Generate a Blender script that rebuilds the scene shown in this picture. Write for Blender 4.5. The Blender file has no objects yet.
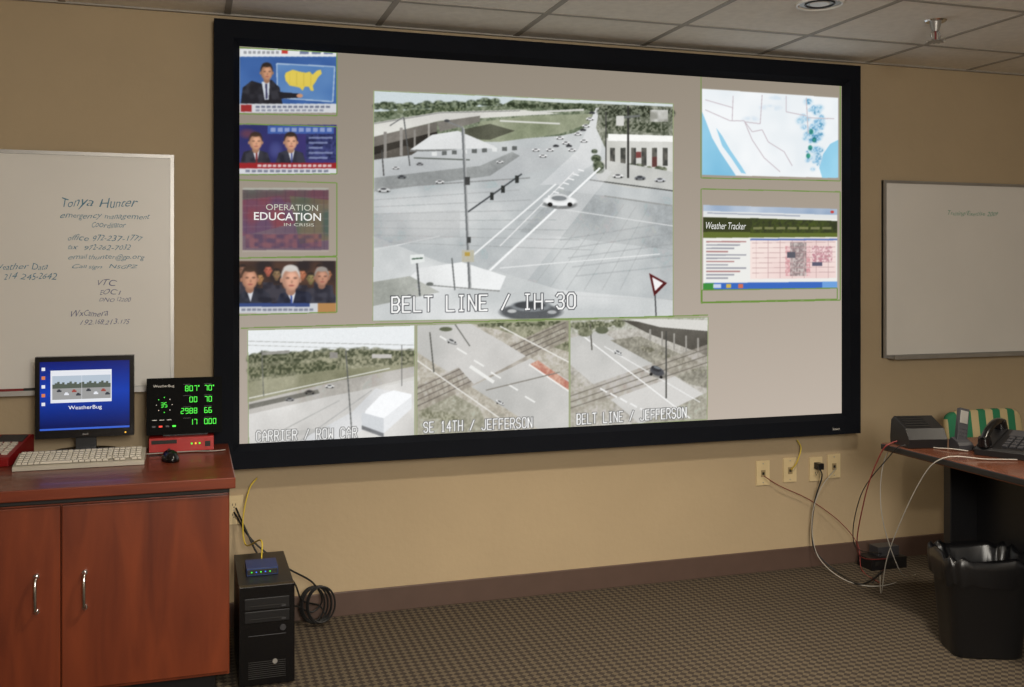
import bpy, math, random
import numpy as np
from mathutils import Vector, Matrix
random.seed(3); rng=np.random.default_rng(5)
sc=bpy.context.scene
# ------------------------------------------------------------------ image pixels to room coordinates
A=math.radians(17.8); F=1000.0; CD=4.2; CH=1.44; HZ=271.0
def S(px,py,off=0.0):
    """image pixel (px,py) -> (X,Z) on a plane parallel to the screen wall, 'off' metres in front of it"""
    D=CD-off; X=D*math.tan(A+math.atan((px-512)/F)); f=X*math.sin(A)+D*math.cos(A)
    return X, CH-(py-HZ)/F*f
def W3(px,py,off): 
    x,z=S(px,py,off); return (x,-off,z)
def FL(px,py,z=0.0):
    f=(CH-z)*F/(py-HZ); r=(px-512)/F*f
    return (r*math.cos(A)+f*math.sin(A), f*math.cos(A)-r*math.sin(A)-CD, z)
CEIL=2.475
# ------------------------------------------------------------------ materials
def lin(c):
    c=[v/255.0 for v in c]
    return tuple((v/12.92 if v<=0.04045 else ((v+0.055)/1.055)**2.4) for v in c)+(1.0,)
def mat(name,col,rough=0.5,metal=0.0,emis=0.0,var=0.06,nscale=12.0,bump=0.0,spec=0.5,coat=0.0):
    m=bpy.data.materials.new(name); m.use_nodes=True; nt=m.node_tree; b=nt.nodes['Principled BSDF']
    b.inputs['Roughness'].default_value=rough; b.inputs['Metallic'].default_value=metal
    b.inputs['Specular IOR Level'].default_value=spec; b.inputs['Coat Weight'].default_value=coat
    c=lin(col)
    if emis>0:
        b.inputs['Base Color'].default_value=(0,0,0,1)
        b.inputs['Emission Color'].default_value=c; b.inputs['Emission Strength'].default_value=emis
        return m
    tc=nt.nodes.new('ShaderNodeTexCoord'); n=nt.nodes.new('ShaderNodeTexNoise'); n.inputs['Scale'].default_value=nscale; n.inputs['Detail'].default_value=4
    nt.links.new(tc.outputs['Object'],n.inputs['Vector'])
    r=nt.nodes.new('ShaderNodeValToRGB')
    r.color_ramp.elements[0].position=0.3; r.color_ramp.elements[1].position=0.7
    r.color_ramp.elements[0].color=tuple(v*(1-var) for v in c[:3])+(1,); r.color_ramp.elements[1].color=tuple(min(1,v*(1+var)) for v in c[:3])+(1,)
    nt.links.new(n.outputs['Fac'],r.inputs['Fac']); nt.links.new(r.outputs['Color'],b.inputs['Base Color'])
    if bump>0:
        bp=nt.nodes.new('ShaderNodeBump'); bp.inputs['Strength'].default_value=bump; bp.inputs['Distance'].default_value=0.01
        n2=nt.nodes.new('ShaderNodeTexNoise'); n2.inputs['Scale'].default_value=nscale*10; nt.links.new(tc.outputs['Object'],n2.inputs['Vector'])
        nt.links.new(n2.outputs['Fac'],bp.inputs['Height']); nt.links.new(bp.outputs['Normal'],b.inputs['Normal'])
    return m
def wood(name,c1,c2,axis='Z',rough=0.3):
    m=bpy.data.materials.new(name); m.use_nodes=True; nt=m.node_tree; b=nt.nodes['Principled BSDF']
    tc=nt.nodes.new('ShaderNodeTexCoord'); mp=nt.nodes.new('ShaderNodeMapping')
    mp.inputs['Scale'].default_value=(9,9,1.4) if axis=='Z' else (1.6,14,14)
    nt.links.new(tc.outputs['Object'],mp.inputs['Vector'])
    n=nt.nodes.new('ShaderNodeTexNoise'); n.inputs['Scale'].default_value=1.5; n.inputs['Detail'].default_value=8; n.inputs['Distortion'].default_value=0.8
    nt.links.new(mp.outputs['Vector'],n.inputs['Vector'])
    r=nt.nodes.new('ShaderNodeValToRGB'); r.color_ramp.elements[0].position=0.25; r.color_ramp.elements[1].position=0.75
    r.color_ramp.elements[0].color=lin(c1); r.color_ramp.elements[1].color=lin(c2)
    nt.links.new(n.outputs['Fac'],r.inputs['Fac']); nt.links.new(r.outputs['Color'],b.inputs['Base Color'])
    b.inputs['Roughness'].default_value=rough; b.inputs['Coat Weight'].default_value=0.15
    return m
M={}
M['wall']=mat('wall_paint',(176,157,127),0.8,var=0.03,nscale=3,bump=0.15,spec=.3)
M['base']=mat('baseboard_vinyl',(86,68,60),0.5)
M['black']=mat('black_plastic',(20,20,22),0.4)
M['blackgloss']=mat('black_gloss',(12,12,14),0.22)
M['matte']=mat('matte_black_face',(10,11,11),0.7,spec=0.1)
M['velvet']=mat('black_velvet_frame',(15,18,25),0.8,spec=0.15)
M['darkgrey']=mat('dark_grey_plastic',(52,52,56),0.45)
M['chrome']=mat('chrome',(215,215,215),0.2,metal=1.0)
M['alu']=mat('brushed_aluminium',(170,168,164),0.4,metal=0.6)
M['white']=mat('whiteboard_enamel',(222,219,212),0.4,var=0.03,nscale=2)
M['plate']=mat('ivory_plate',(210,190,148),0.4)
M['plate_d']=mat('ivory_plate_recess',(150,132,98),0.5)
M['slot']=mat('slot_dark',(20,18,15),0.6)
M['kb']=mat('keyboard_beige',(180,174,160),0.5)
M['key']=mat('keycap_beige',(206,200,186),0.5)
M['red']=mat('red_plastic',(130,16,20),0.4)
M['redbox']=mat('red_case',(168,30,26),0.4)
M['cherry']=wood('cherry_wood',(90,36,17),(124,56,27),'Z',0.38)
M['cherrytop']=wood('cherry_wood_top',(92,38,21),(122,54,30),'X',0.34)
M['tablewood']=wood('table_laminate',(78,42,28),(104,60,40),'X',0.25)
M['cwhite']=mat('cable_white',(166,162,154),0.5); M['cred']=mat('cable_red',(120,38,36),0.5)
M['cyellow']=mat('cable_yellow',(205,180,50),0.5); M['cblack']=mat('cable_black',(18,18,18),0.5)
M['green_e']=mat('led_green',(70,245,60),emis=1.3); M['white_e']=mat('led_white',(245,245,245),emis=1.0)
M['amber_e']=mat('led_amber',(255,190,60),emis=1.3); M['red_e']=mat('led_red',(255,60,40),emis=1.2); M['blue_e']=mat('led_blue',(60,120,255),emis=1.2)
M['ink_t']=mat('marker_teal',(70,124,150),0.6); M['ink_b']=mat('marker_dark',(84,90,130),0.6); M['ink_g']=mat('marker_green',(92,156,128),0.6)
M['tile']=mat('ceiling_tile',(234,229,219),0.9,var=0.05,nscale=30,bump=0.3)
M['tbar']=mat('ceiling_grid',(160,155,146),0.6)
M['bag']=mat('bin_liner',(15,15,17),0.32,nscale=6)
M['fabric']=mat('black_fabric',(18,18,20),0.9)
M['blue']=mat('blue_case',(24,50,104),0.4)
M['lens']=mat('downlight_lens',(235,232,225),0.3)
def striped():
    m=bpy.data.materials.new('striped_upholstery'); m.use_nodes=True; nt=m.node_tree; b=nt.nodes['Principled BSDF']
    tc=nt.nodes.new('ShaderNodeTexCoord'); wv=nt.nodes.new('ShaderNodeTexWave'); wv.bands_direction='X'; wv.inputs['Scale'].default_value=3.6; wv.inputs['Distortion'].default_value=.3
    r=nt.nodes.new('ShaderNodeValToRGB'); r.color_ramp.interpolation='CONSTANT'; r.color_ramp.elements[0].color=lin((36,116,80)); r.color_ramp.elements[1].position=.5; r.color_ramp.elements[1].color=lin((186,168,126))
    nt.links.new(tc.outputs['Object'],wv.inputs['Vector']); nt.links.new(wv.outputs['Fac'],r.inputs['Fac']); nt.links.new(r.outputs['Color'],b.inputs['Base Color']); b.inputs['Roughness'].default_value=.8
    return m
M['stripe']=striped()
# carpet
def carpet():
    m=bpy.data.materials.new('patterned_carpet'); m.use_nodes=True; nt=m.node_tree; b=nt.nodes['Principled BSDF']
    tc=nt.nodes.new('ShaderNodeTexCoord'); mp=nt.nodes.new('ShaderNodeMapping'); mp.inputs['Rotation'].default_value=(0,0,math.radians(45))
    nt.links.new(tc.outputs['Object'],mp.inputs['Vector'])
    ck=nt.nodes.new('ShaderNodeTexChecker'); ck.inputs['Scale'].default_value=46
    ck.inputs['Color1'].default_value=lin((96,86,72)); ck.inputs['Color2'].default_value=lin((62,55,49))
    nt.links.new(mp.outputs['Vector'],ck.inputs['Vector'])
    n=nt.nodes.new('ShaderNodeTexNoise'); n.inputs['Scale'].default_value=120; nt.links.new(tc.outputs['Object'],n.inputs['Vector'])
    mx=nt.nodes.new('ShaderNodeMixRGB'); mx.blend_type='MULTIPLY'; mx.inputs[0].default_value=0.8
    nt.links.new(ck.outputs['Color'],mx.inputs[1]); 
    r=nt.nodes.new('ShaderNodeValToRGB'); r.color_ramp.elements[0].color=(.35,.35,.35,1); r.color_ramp.elements[1].color=(1.4,1.4,1.4,1)
    nt.links.new(n.outputs['Fac'],r.inputs['Fac']); nt.links.new(r.outputs['Color'],mx.inputs[2])
    nt.links.new(mx.outputs['Color'],b.inputs['Base Color']); b.inputs['Roughness'].default_value=0.95; b.inputs['Specular IOR Level'].default_value=0.1
    bp=nt.nodes.new('ShaderNodeBump'); bp.inputs['Strength'].default_value=0.5; bp.inputs['Distance'].default_value=0.004
    nt.links.new(n.outputs['Fac'],bp.inputs['Height']); nt.links.new(bp.outputs['Normal'],b.inputs['Normal'])
    return m
M['carpet']=carpet()
# ------------------------------------------------------------------ mesh builder
class MB:
    def __init__(s,name): s.n=name; s.v=[];s.f=[];s.mi=[];s.sm=[];s.mats=[]
    def mid(s,m):
        m=M[m] if isinstance(m,str) else m
        if m not in s.mats: s.mats.append(m)
        return s.mats.index(m)
    def add(s,vs,fs,m,smooth=False,T=None):
        o=len(s.v); k=s.mid(m)
        for p in vs:
            p=Vector(p); 
            if T is not None: p=T@p
            s.v.append(tuple(p))
        for f in fs: s.f.append(tuple(o+i for i in f)); s.mi.append(k); s.sm.append(smooth)
    def box(s,x0,x1,y0,y1,z0,z1,m,T=None):
        vs=[(x,y,z) for z in(z0,z1) for y in(y0,y1) for x in(x0,x1)]
        s.add(vs,[(0,2,3,1),(4,5,7,6),(0,1,5,4),(2,6,7,3),(0,4,6,2),(1,3,7,5)],m,T=T)
    def cyl(s,p0,p1,r0,r1,m,n=24,T=None,smooth=True,cap=True):
        p0=Vector(p0);p1=Vector(p1);d=(p1-p0).normalized(); a=d.orthogonal().normalized(); b=d.cross(a)
        vs=[]
        for p,r in((p0,r0),(p1,r1)):
            for i in range(n):
                t=2*math.pi*i/n; vs.append(p+a*math.cos(t)*r+b*math.sin(t)*r)
        s.add(vs,[(i,(i+1)%n,n+(i+1)%n,n+i) for i in range(n)],m,smooth,T)
        if cap: s.add(vs,[tuple(range(n))[::-1],tuple(range(n,2*n))],m,False,T)
    def ring(s,c,rx,ry,r,m,axis='Z',n=32,k=8,T=None):
        pts=[]
        for i in range(n):
            t=2*math.pi*i/n
            if axis=='Z': pts.append((c[0]+rx*math.cos(t),c[1]+ry*math.sin(t),c[2]))
            else: pts.append((c[0]+rx*math.cos(t),c[1],c[2]+ry*math.sin(t)))
        s.sweep([Vector(p) for p in pts],r,m,k,True,T)
    def sweep(s,P,r,m,k=8,closed=False,T=None):
        vs=[];n=len(P);a=None
        for i in range(n):
            d=(P[(i+1)%n]-P[i-1]) if (closed or 0<i<n-1) else (P[1]-P[0] if i==0 else P[-1]-P[-2])
            d.normalize()
            if a is None: a=d.orthogonal().normalized()
            a=(a-d*a.dot(d)); a=a.normalized() if a.length>1e-6 else d.orthogonal().normalized()
            b=d.cross(a)
            for j in range(k):
                t=2*math.pi*j/k; vs.append(P[i]+(a*math.cos(t)+b*math.sin(t))*r)
        fs=[]
        for i in range(n if closed else n-1):
            for j in range(k): fs.append((i*k+j,i*k+(j+1)%k,((i+1)%n)*k+(j+1)%k,((i+1)%n)*k+j))
        if not closed: fs+= [tuple(range(k))[::-1],tuple((n-1)*k+j for j in range(k))]
        s.add(vs,fs,m,True,T)
    def tube(s,pts,r,m,k=8,sub=8,T=None):
        P=[Vector(p) for p in pts]; P=[P[0]*2-P[1]]+P+[P[-1]*2-P[-2]]; out=[]
        for i in range(1,len(P)-2):
            for q in range(sub):
                t=q/sub; a,b,c,d=P[i-1],P[i],P[i+1],P[i+2]
                out.append(0.5*((2*b)+(c-a)*t+(2*a-5*b+4*c-d)*t*t+(3*b-a-3*c+d)*t**3))
        out.append(P[-2]); s.sweep(out,r,m,k,False,T)
    def loft(s,secs,m,smooth=True,cap0=True,cap1=True,T=None):
        n=len(secs[0]); vs=[p for q in secs for p in q]; fs=[]
        for i in range(len(secs)-1):
            for j in range(n): fs.append((i*n+j,i*n+(j+1)%n,(i+1)*n+(j+1)%n,(i+1)*n+j))
        if cap0: fs.append(tuple(range(n))[::-1])
        if cap1: fs.append(tuple((len(secs)-1)*n+j for j in range(n)))
        s.add(vs,fs,m,smooth,T)
    def prism(s,prof,x0,x1,m,T=None):  # prof: (y,z) list, extruded along x
        n=len(prof); vs=[(x0,y,z) for y,z in prof]+[(x1,y,z) for y,z in prof]
        s.add(vs,[(i,(i+1)%n,n+(i+1)%n,n+i) for i in range(n)]+[tuple(range(n))[::-1],tuple(range(n,2*n))],m,False,T)
    def text(s,st,x0,x1,z0,z1,y,m,shear=0.0,T=None,bold=0.0,hand=False):
        """text standing in XZ plane facing -y, stretched to box; hand=True wobbles it like marker writing"""
        cu=bpy.data.curves.new('t','FONT'); cu.body=st; cu.resolution_u=3; cu.shear=shear; cu.offset=bold
        ob=bpy.data.objects.new('t',cu); sc.collection.objects.link(ob); bpy.context.view_layer.update()
        me=bpy.data.meshes.new_from_object(ob.evaluated_get(bpy.context.evaluated_depsgraph_get()))
        vs=np.array([v.co[:] for v in me.vertices]); fs=[tuple(p.vertices) for p in me.polygons]
        bpy.data.objects.remove(ob); bpy.data.curves.remove(cu)
        if len(vs)==0: return
        if hand:
            ph=random.uniform(0,6); X_=vs[:,0].copy(); Y_=vs[:,1].copy()
            vs[:,1]=Y_*(1+.14*np.sin(X_*3.3+ph))+.07*np.sin(X_*2.1+ph*2)
            vs[:,0]=X_+.05*np.sin(Y_*3+X_*2+ph)+.12*np.sin(X_*1.7+ph)
        mn=vs.min(0);mx=vs.max(0)
        X=x0+(vs[:,0]-mn[0])/(mx[0]-mn[0])*(x1-x0); Z=z0+(vs[:,1]-mn[1])/(mx[1]-mn[1])*(z1-z0)
        s.add([(X[i],y,Z[i]) for i in range(len(X))],fs,m,False,T); bpy.data.meshes.remove(me)
    def stext(s,st,px0,py0,px1,py1,off,m,shear=0.0,bold=0.0,hand=False):
        x0,z0=S(px0,py1,off); x1,_=S(px1,py0,off); _,z1=S(px0,py0,off)
        s.text(st,x0,x1,z0,z1,-off,m,shear,None,bold,hand)
    def seg7(s,st,x0,z0,w,h,y,m,T=None,gap=.3,th=.18):
        SEG={'0':'abcdef','1':'bc','2':'abged','3':'abgcd','4':'fgbc','5':'afgcd','6':'afgedc','7':'abc','8':'abcdefg','9':'abcfgd'}
        t=w*th; x=x0
        for c in st:
            if c=='.': s.box(x-w*gap*.8,x-w*gap*.8+t,y,y+.001,z0,z0+t,m,T); continue
            if c=='o': s.box(x,x+w*.4,y,y+.001,z0+h-w*.4,z0+h,m,T); x+=w*.6; continue
            for k in SEG.get(c,''):
                if k in 'adg': zz={'a':z0+h-t,'g':z0+h/2-t/2,'d':z0}[k]; s.box(x+t,x+w-t,y,y+.001,zz,zz+t,m,T)
                else:
                    xx=x if k in 'ef' else x+w-t; za=z0+h/2+t*.2 if k in 'fb' else z0+t*.3; s.box(xx,xx+t,y,y+.001,za,za+h/2-t*.5,m,T)
            x+=w*(1+gap)
    def finish(s,bevel=0.0,seg=2,parent=None,loc=None):
        me=bpy.data.meshes.new(s.n); me.from_pydata(s.v,[],s.f)
        for m in s.mats: me.materials.append(m)
        me.polygons.foreach_set('material_index',s.mi); me.polygons.foreach_set('use_smooth',s.sm); me.update()
        ob=bpy.data.objects.new(s.n,me); sc.collection.objects.link(ob)
        if bevel>0:
            b=ob.modifiers.new('bevel','BEVEL'); b.width=bevel; b.segments=seg; b.limit_method='ANGLE'; b.angle_limit=math.radians(40)
        if parent: ob.parent=parent
        return ob
def RT(x,y,z,rz): return Matrix.Translation((x,y,z))@Matrix.Rotation(rz,4,'Z')
# ------------------------------------------------------------------ room
XL,XR,YB=-3.0,5.6,-6.5
def simple(name,args,m,bevel=0):
    b=MB(name); b.box(*args,m); return b.finish(bevel)
simple('floor',(XL-.1,XR+.1,YB-.1,.1,-.1,0),'carpet')
simple('wall_front',(XL-.1,XR+.1,0,.1,0,CEIL+.1),'wall')
simple('wall_left',(XL-.1,XL,YB,0,0,CEIL+.1),'wall')
simple('wall_right',(XR,XR+.1,YB,0,0,CEIL+.1),'wall')
simple('wall_back',(XL-.1,XR+.1,YB-.1,YB,0,CEIL+.1),'wall')
simple('baseboard_front',(XL,XR,-.012,0,0,.1),'base',.003)
simple('baseboard_left',(XL,XL+.012,YB,-.012,0,.1),'base')
simple('baseboard_right',(XR-.012,XR,YB,-.012,0,.1),'base')
c=MB('ceiling'); c.box(XL-.1,XR+.1,YB-.1,.1,CEIL,CEIL+.1,'tile')
x=.14-.61*5
while x<XR:
    if x>XL: c.box(x-.012,x+.012,YB,0,CEIL-.003,CEIL,'tbar')
    x+=.61
y=-.42
while y>YB: c.box(XL,XR,y-.012,y+.012,CEIL-.0025,CEIL,'tbar'); y-=.61
c.box(XL,XR,-.02,0,CEIL-.006,CEIL,'tbar'); c.finish()
# ------------------------------------------------------------------ screen picture (painted into colour attribute)
OFF=.05; X0,X1,Z0,Z1=.183,3.022,.745,2.343
NX,NZ=2000,1126
D=CD-OFF; Xc=X0+(np.arange(NX)+.5)/NX*(X1-X0); Zc=Z0+(np.arange(NZ)+.5)/NZ*(Z1-Z0)
PX=512+F*np.tan(np.arctan(Xc/D)-A); fw=Xc*math.sin(A)+D*math.cos(A); PY=HZ+F*(CH-Zc[:,None])/fw[None,:]
IMG=np.zeros((NZ,NX,3)); 
def vn(cell):
    h=NZ//cell+3; w=NX//cell+3; g=rng.random((h,w)); yy=np.arange(NZ)/cell; xx=np.arange(NX)/cell
    yi=yy.astype(int); xi=xx.astype(int); fy=(yy-yi)[:,None]; fx=(xx-xi)[None,:]
    fy=fy*fy*(3-2*fy); fx=fx*fx*(3-2*fx)
    a=g[yi][:,xi];b=g[yi][:,xi+1];c_=g[yi+1][:,xi];d=g[yi+1][:,xi+1]
    return (a*(1-fx)+b*fx)*(1-fy)+(c_*(1-fx)+d*fx)*fy
N1=vn(5);N2=vn(12);N3=vn(36);N4=vn(110)
NF=(N1*.4+N2*.35+N3*.25); NF=(NF-NF.min())/(NF.max()-NF.min())
NS=(N3*.25+N4*.75)
def win(xa,xb,ya,yb):
    c0=max(0,int(np.searchsorted(PX,xa-1))); c1=min(NX,int(np.searchsorted(PX,xb+1)))
    if c1<=c0: return None
    lo=np.minimum(PY[:,c0],PY[:,c1-1]); hi=np.maximum(PY[:,c0],PY[:,c1-1])
    r=np.where((lo<=yb+1)&(hi>=ya-1))[0]
    if len(r)==0: return None
    return slice(r[0],r[-1]+1),slice(c0,c1)
def put(w,mask,col,col2,nz,a):
    c1=np.array(col)/255.
    if col2 is not None:
        t=nz[w][...,None]; t=np.clip((t-.25)/.5,0,1); cc=c1*(1-t)+np.array(col2)/255.*t
    else: cc=c1
    m=(mask*a)[...,None]; IMG[w]=IMG[w]*(1-m)+cc*m
def inside(pts):
    xs=[p[0] for p in pts]; ys=[p[1] for p in pts]; w=win(min(xs),max(xs),min(ys),max(ys))
    if w is None: return None,None
    x=np.broadcast_to(PX[None,w[1]],PY[w].shape); y=PY[w]; ins=np.zeros(y.shape,bool)
    for i in range(len(pts)):
        xa,ya=pts[i-1]; xb,yb=pts[i]
        if ya==yb: continue
        ins^=((ya>y)!=(yb>y))&(x<(xb-xa)*(y-ya)/(yb-ya)+xa)
    return w,ins
def P(pts,col,col2=None,nz=None,a=1.0):
    w,ins=inside(pts)
    if w is None: return
    put(w,ins.astype(float),col,col2,NF if nz is None else nz,a)
def R(xa,ya,xb,yb,col,col2=None,nz=None,a=1.0): P([(xa,ya),(xb,ya),(xb,yb),(xa,yb)],col,col2,nz,a)
def E(cx,cy,rx,ry,col,rot=0,a=1.0,col2=None,nz=None,soft=3):
    q=max(rx,ry); w=win(cx-q,cx+q,cy-q,cy+q)
    if w is None: return
    x=PX[None,w[1]]-cx; y=PY[w]-cy; cr,sr=math.cos(rot),math.sin(rot)
    d=((x*cr+y*sr)/rx)**2+((-x*sr+y*cr)/ry)**2
    put(w,np.clip((1-d)*soft,0,1),col,col2,NF if nz is None else nz,a)
def L(xa,ya,xb,yb,wd,col,a=1.0):
    d=math.hypot(xb-xa,yb-ya); nx,ny=-(yb-ya)/d*wd/2,(xb-xa)/d*wd/2
    P([(xa+nx,ya+ny),(xb+nx,yb+ny),(xb-nx,yb-ny),(xa-nx,ya-ny)],col,a=a)
def quadline(q,wd,col):
    for i in range(4): L(*q[i-1],*q[i],wd,col)
def trees(xa,ya,xb,yb,n,r,c1=(62,76,54),c2=(128,140,110),a=.85):
    for i in range(n):
        t=(i+random.random())/n; k=random.uniform(.6,1.25)
        E(xa+(xb-xa)*t,ya+(yb-ya)*t+random.uniform(-r*.3,r*.3),r*k*1.1,r*k*.8,c1,0,a,c2,N1,2)
def car(cx,cy,s,col,rot=0.0,dk=(60,62,66)):
    E(cx,cy+s*.18,s*1.02,s*.3,(96,98,98),rot,.6); E(cx,cy,s,s*.30,col,rot); E(cx-s*.05,cy-s*.16,s*.58,s*.26,tuple(int(v*.92) for v in col),rot)
    E(cx-s*.05,cy-s*.15,s*.46,s*.15,dk,rot,.75); E(cx-s*.55,cy+s*.2,s*.15,s*.13,(40,40,42),rot); E(cx+s*.55,cy+s*.2,s*.15,s*.13,(40,40,42),rot)
# background: soft grey-taupe
t=np.clip((PY-50)/400,0,1)[...,None]; s_=np.clip((PX-240)/600,0,1)[None,:,None]
IMG[:]=(np.array((146,136,122))*(1-t)+np.array((190,178,166))*t)/255.*(0.95+.07*s_)
gl=(108,140,62)
# --- main traffic picture
mq=[(374,91),(673,104),(673,317),(373,321)]
P(mq,(180,186,188),(204,208,208),NS)
P([(374,91),(673,104),(673,118),(374,108)],(208,218,220))
P([(374,104),(430,101),(500,99),(560,103),(600,104),(600,128),(560,136),(374,150)],(96,112,84),(154,162,138))
P([(374,91),(520,97),(500,106),(374,112)],(200,212,216))
trees(376,107,500,103,26,5); trees(376,114,460,110,16,5,(70,86,60),(120,130,100)); trees(500,105,600,108,20,4.5,(58,72,50),(110,120,94))
P([(480,122),(530,116),(592,114),(588,124),(560,134),(500,142),(470,142)],(136,146,114),(166,172,144),NS)  # grass slope
P([(462,130),(490,124),(515,131),(490,140),(470,139)],(84,86,72),(112,114,96),NS)
L(520,113,584,110,2,(206,206,200)); L(500,121,560,124,1.6,(216,216,210)) 
# overpass
P([(374,123),(440,112),(520,110),(560,114),(520,116),(440,121),(374,137)],(206,204,198),(220,220,212),NS)
L(374,124,440,113,1,(150,150,146)); L(440,113,520,111,1,(150,150,146))
P([(374,137),(437,122),(437,132),(374,148)],(112,108,100),(136,130,122),NS)
P([(374,147),(437,132),(440,142),(400,152),(374,160)],(46,44,42),(76,72,66),NS)
P([(374,155),(405,146),(420,150),(374,178)],(74,70,64),(116,110,102),NS)
P([(437,122),(480,116),(480,122),(440,132)],(130,126,118),(150,146,138),NS)
R(400,128,403,156,(160,156,150)); R(428,124,430,146,(170,166,158)); R(384,132,387,160,(150,146,140)); R(414,130,416,150,(150,146,140))
P([(410,150),(432,135),(458,131),(494,146),(498,150),(460,149)],(226,228,228),(212,214,214),NS); L(410,151,460,150,1.6,(130,132,130))
P([(374,160),(460,149),(545,148),(600,120),(612,122),(590,160),(500,180),(374,184)],(182,186,188),(200,204,204),NS)
P([(374,178),(480,166),(512,152),(520,156),(490,176),(374,192)],(150,154,154),(174,178,176),NS)
for i in range(9): 
    R(432+i*10,152-i*.7,437+i*10,156-i*.7,(90,94,92) if i%3 else (226,228,226),a=.8)
L(414,158,470,160,1.2,(110,116,110))
# distant road and cars
P([(596,108),(606,108),(600,160),(560,185),(540,185),(578,150)],(198,202,204),(214,216,216),NS)
for cx,cy in((550,150),(566,143),(578,134),(586,126),(572,150),(560,138),(590,119),(543,156),(584,141),(536,150)): car(cx,cy,4.4,(240,240,240))
for cx,cy in((583,130),(569,146),(556,146),(592,113)): car(cx,cy,3.4,(84,86,92))
# building + trees right
P([(600,104),(673,107),(673,150),(606,150),(596,128)],(96,104,84),(164,166,150)); trees(602,112,670,114,26,6.4,(62,70,54),(130,136,116)); trees(604,126,668,128,16,6,(72,82,62),(140,144,124))
P([(606,138),(673,139),(673,186),(640,188),(604,180)],(214,214,208),(200,200,192),NS)
P([(608,134),(673,136),(673,142),(608,141)],(240,240,236))
for i in range(6): R(610+i*10.5,148,615+i*10.5,166,(84,86,82),(116,114,106),N2)
R(636,152,641,158,(150,80,76)); R(652,157,657,167,(120,76,72)); trees(606,166,668,170,9,4,(74,84,62),(130,136,110))
P([(592,168),(604,160),(673,172),(673,190),(630,188),(600,182)],(184,186,182),(214,214,208),NS)
trees(594,150,600,172,6,5,(66,78,58),(116,126,100)); L(590,180,673,191,1.2,(96,98,96))
for k,cx in enumerate((618,640,660)): car(cx,176+k*2,6,((226,226,224),(120,124,130),(200,202,206))[k])
L(628,106,628,178,2.0,(70,70,68)); L(618,118,640,116,2.4,(120,124,120)); R(616,116,624,126,(210,210,204)); L(606,112,606,170,1.2,(86,86,84))
R(650,110,668,122,(160,160,150),(204,204,198),N2)
# road surface patches: wear, tyre lanes, medians
P([(560,190),(673,205),(673,250),(520,232)],(160,166,168),(184,188,188),NS,a=.6)
P([(374,196),(520,186),(540,200),(430,240),(374,246)],(188,192,194),(208,210,210),NS,a=.5)
P([(480,276),(604,168),(612,172),(520,290)],(206,208,208),(222,222,222),NS,a=.5)
for k in range(7): L(374,200+k*7,520+k*12,190+k*10,.9,(160,164,164),a=.5)
for k in range(6): L(530+k*18,290,600+k*12,200+k*2,.9,(168,172,172),a=.45)
for k in range(5): L(560+k*4,240+k*9,673,222+k*11,1.4,(156,160,162),a=.35)
# road markings
L(600,168,484,276,2.0,(238,240,240)); L(556,184,470,258,1.6,(232,234,234)); L(530,178,380,188,1.2,(150,152,152))
L(574,172,500,246,1,(228,228,228)); L(604,196,672,206,1.4,(160,162,160)); L(374,250,440,236,1.2,(222,224,224))
L(500,268,660,254,1.0,(224,226,226)); L(484,292,673,300,1.2,(176,178,178)); L(540,206,673,226,.9,(216,218,218))
for i in range(7): L(548+i*5,196-i*4.4,554+i*5,197.6-i*4.4,1.1,(240,240,240))
P([(373,236),(440,262),(500,272),(560,290),(673,300),(673,317),(373,321)],(200,204,204),(222,224,224),NS,a=.8)
P([(374,214),(460,210),(460,236),(374,248)],(164,168,170),(188,190,190),NS,a=.5)
P([(420,268),(462,262),(506,276),(500,290),(430,288),(404,282)],(232,234,234),(218,220,220),NS)
L(404,283,500,291,1.2,(150,152,150)); L(373,296,430,288,1.2,(170,172,170))
P([(373,282),(410,276),(440,292),(373,306)],(160,164,156),(188,190,182),NS)
# cars
car(560,201,18,(232,234,234),.03,(110,116,120))
E(531,312,34,9,(104,108,112)); E(531,306,22,6,(140,146,150)); E(530,305,17,4,(84,88,92)); E(512,311,5,2,(190,192,192)); E(552,312,5,2,(180,182,184))
car(384,190,7,(206,208,208)); car(402,177,5,(110,114,118)); car(396,168,4,(220,220,220)); car(440,182,5,(226,226,226)); car(420,164,4,(150,150,154)); car(500,162,4,(236,236,236))
# poles
L(463,128,470,288,3.0,(122,126,128)); L(464,128,471,288,1.2,(176,178,178)); L(463,128,448,122,1.4,(136,138,138)); E(447,121,3,1.5,(80,82,84))
L(468,212,522,174,1.6,(92,96,100))
for x_,y_ in((492,196),(503,189),(517,179)): R(x_-1.8,y_-3.4,x_+1.8,y_+4,(64,68,68))
R(465,177,470,185,(80,82,82)); R(462,250,474,262,(190,186,166)); R(467,237,471,243,(80,82,82)); R(465,252,470,256,(200,164,70))
L(404,118,410,166,1.2,(104,106,106)); L(390,126,404,117,1,(120,122,122)); L(382,150,384,176,1.2,(90,90,90))
L(417,262,420,296,1.8,(100,104,106)); P([(410,255),(424,254),(425,262),(411,264)],(222,226,224)); L(412,259,423,258,1.2,(70,100,80))
P([(649,273),(667,283),(654,296)],(112,36,40)); P([(652,277),(663,283),(655,291)],(236,236,236)); L(655,295,656,316,1.4,(96,98,100))
L(452,258,455,290,1.4,(120,124,124)); E(430,284,4,2,(120,124,120))
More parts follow.
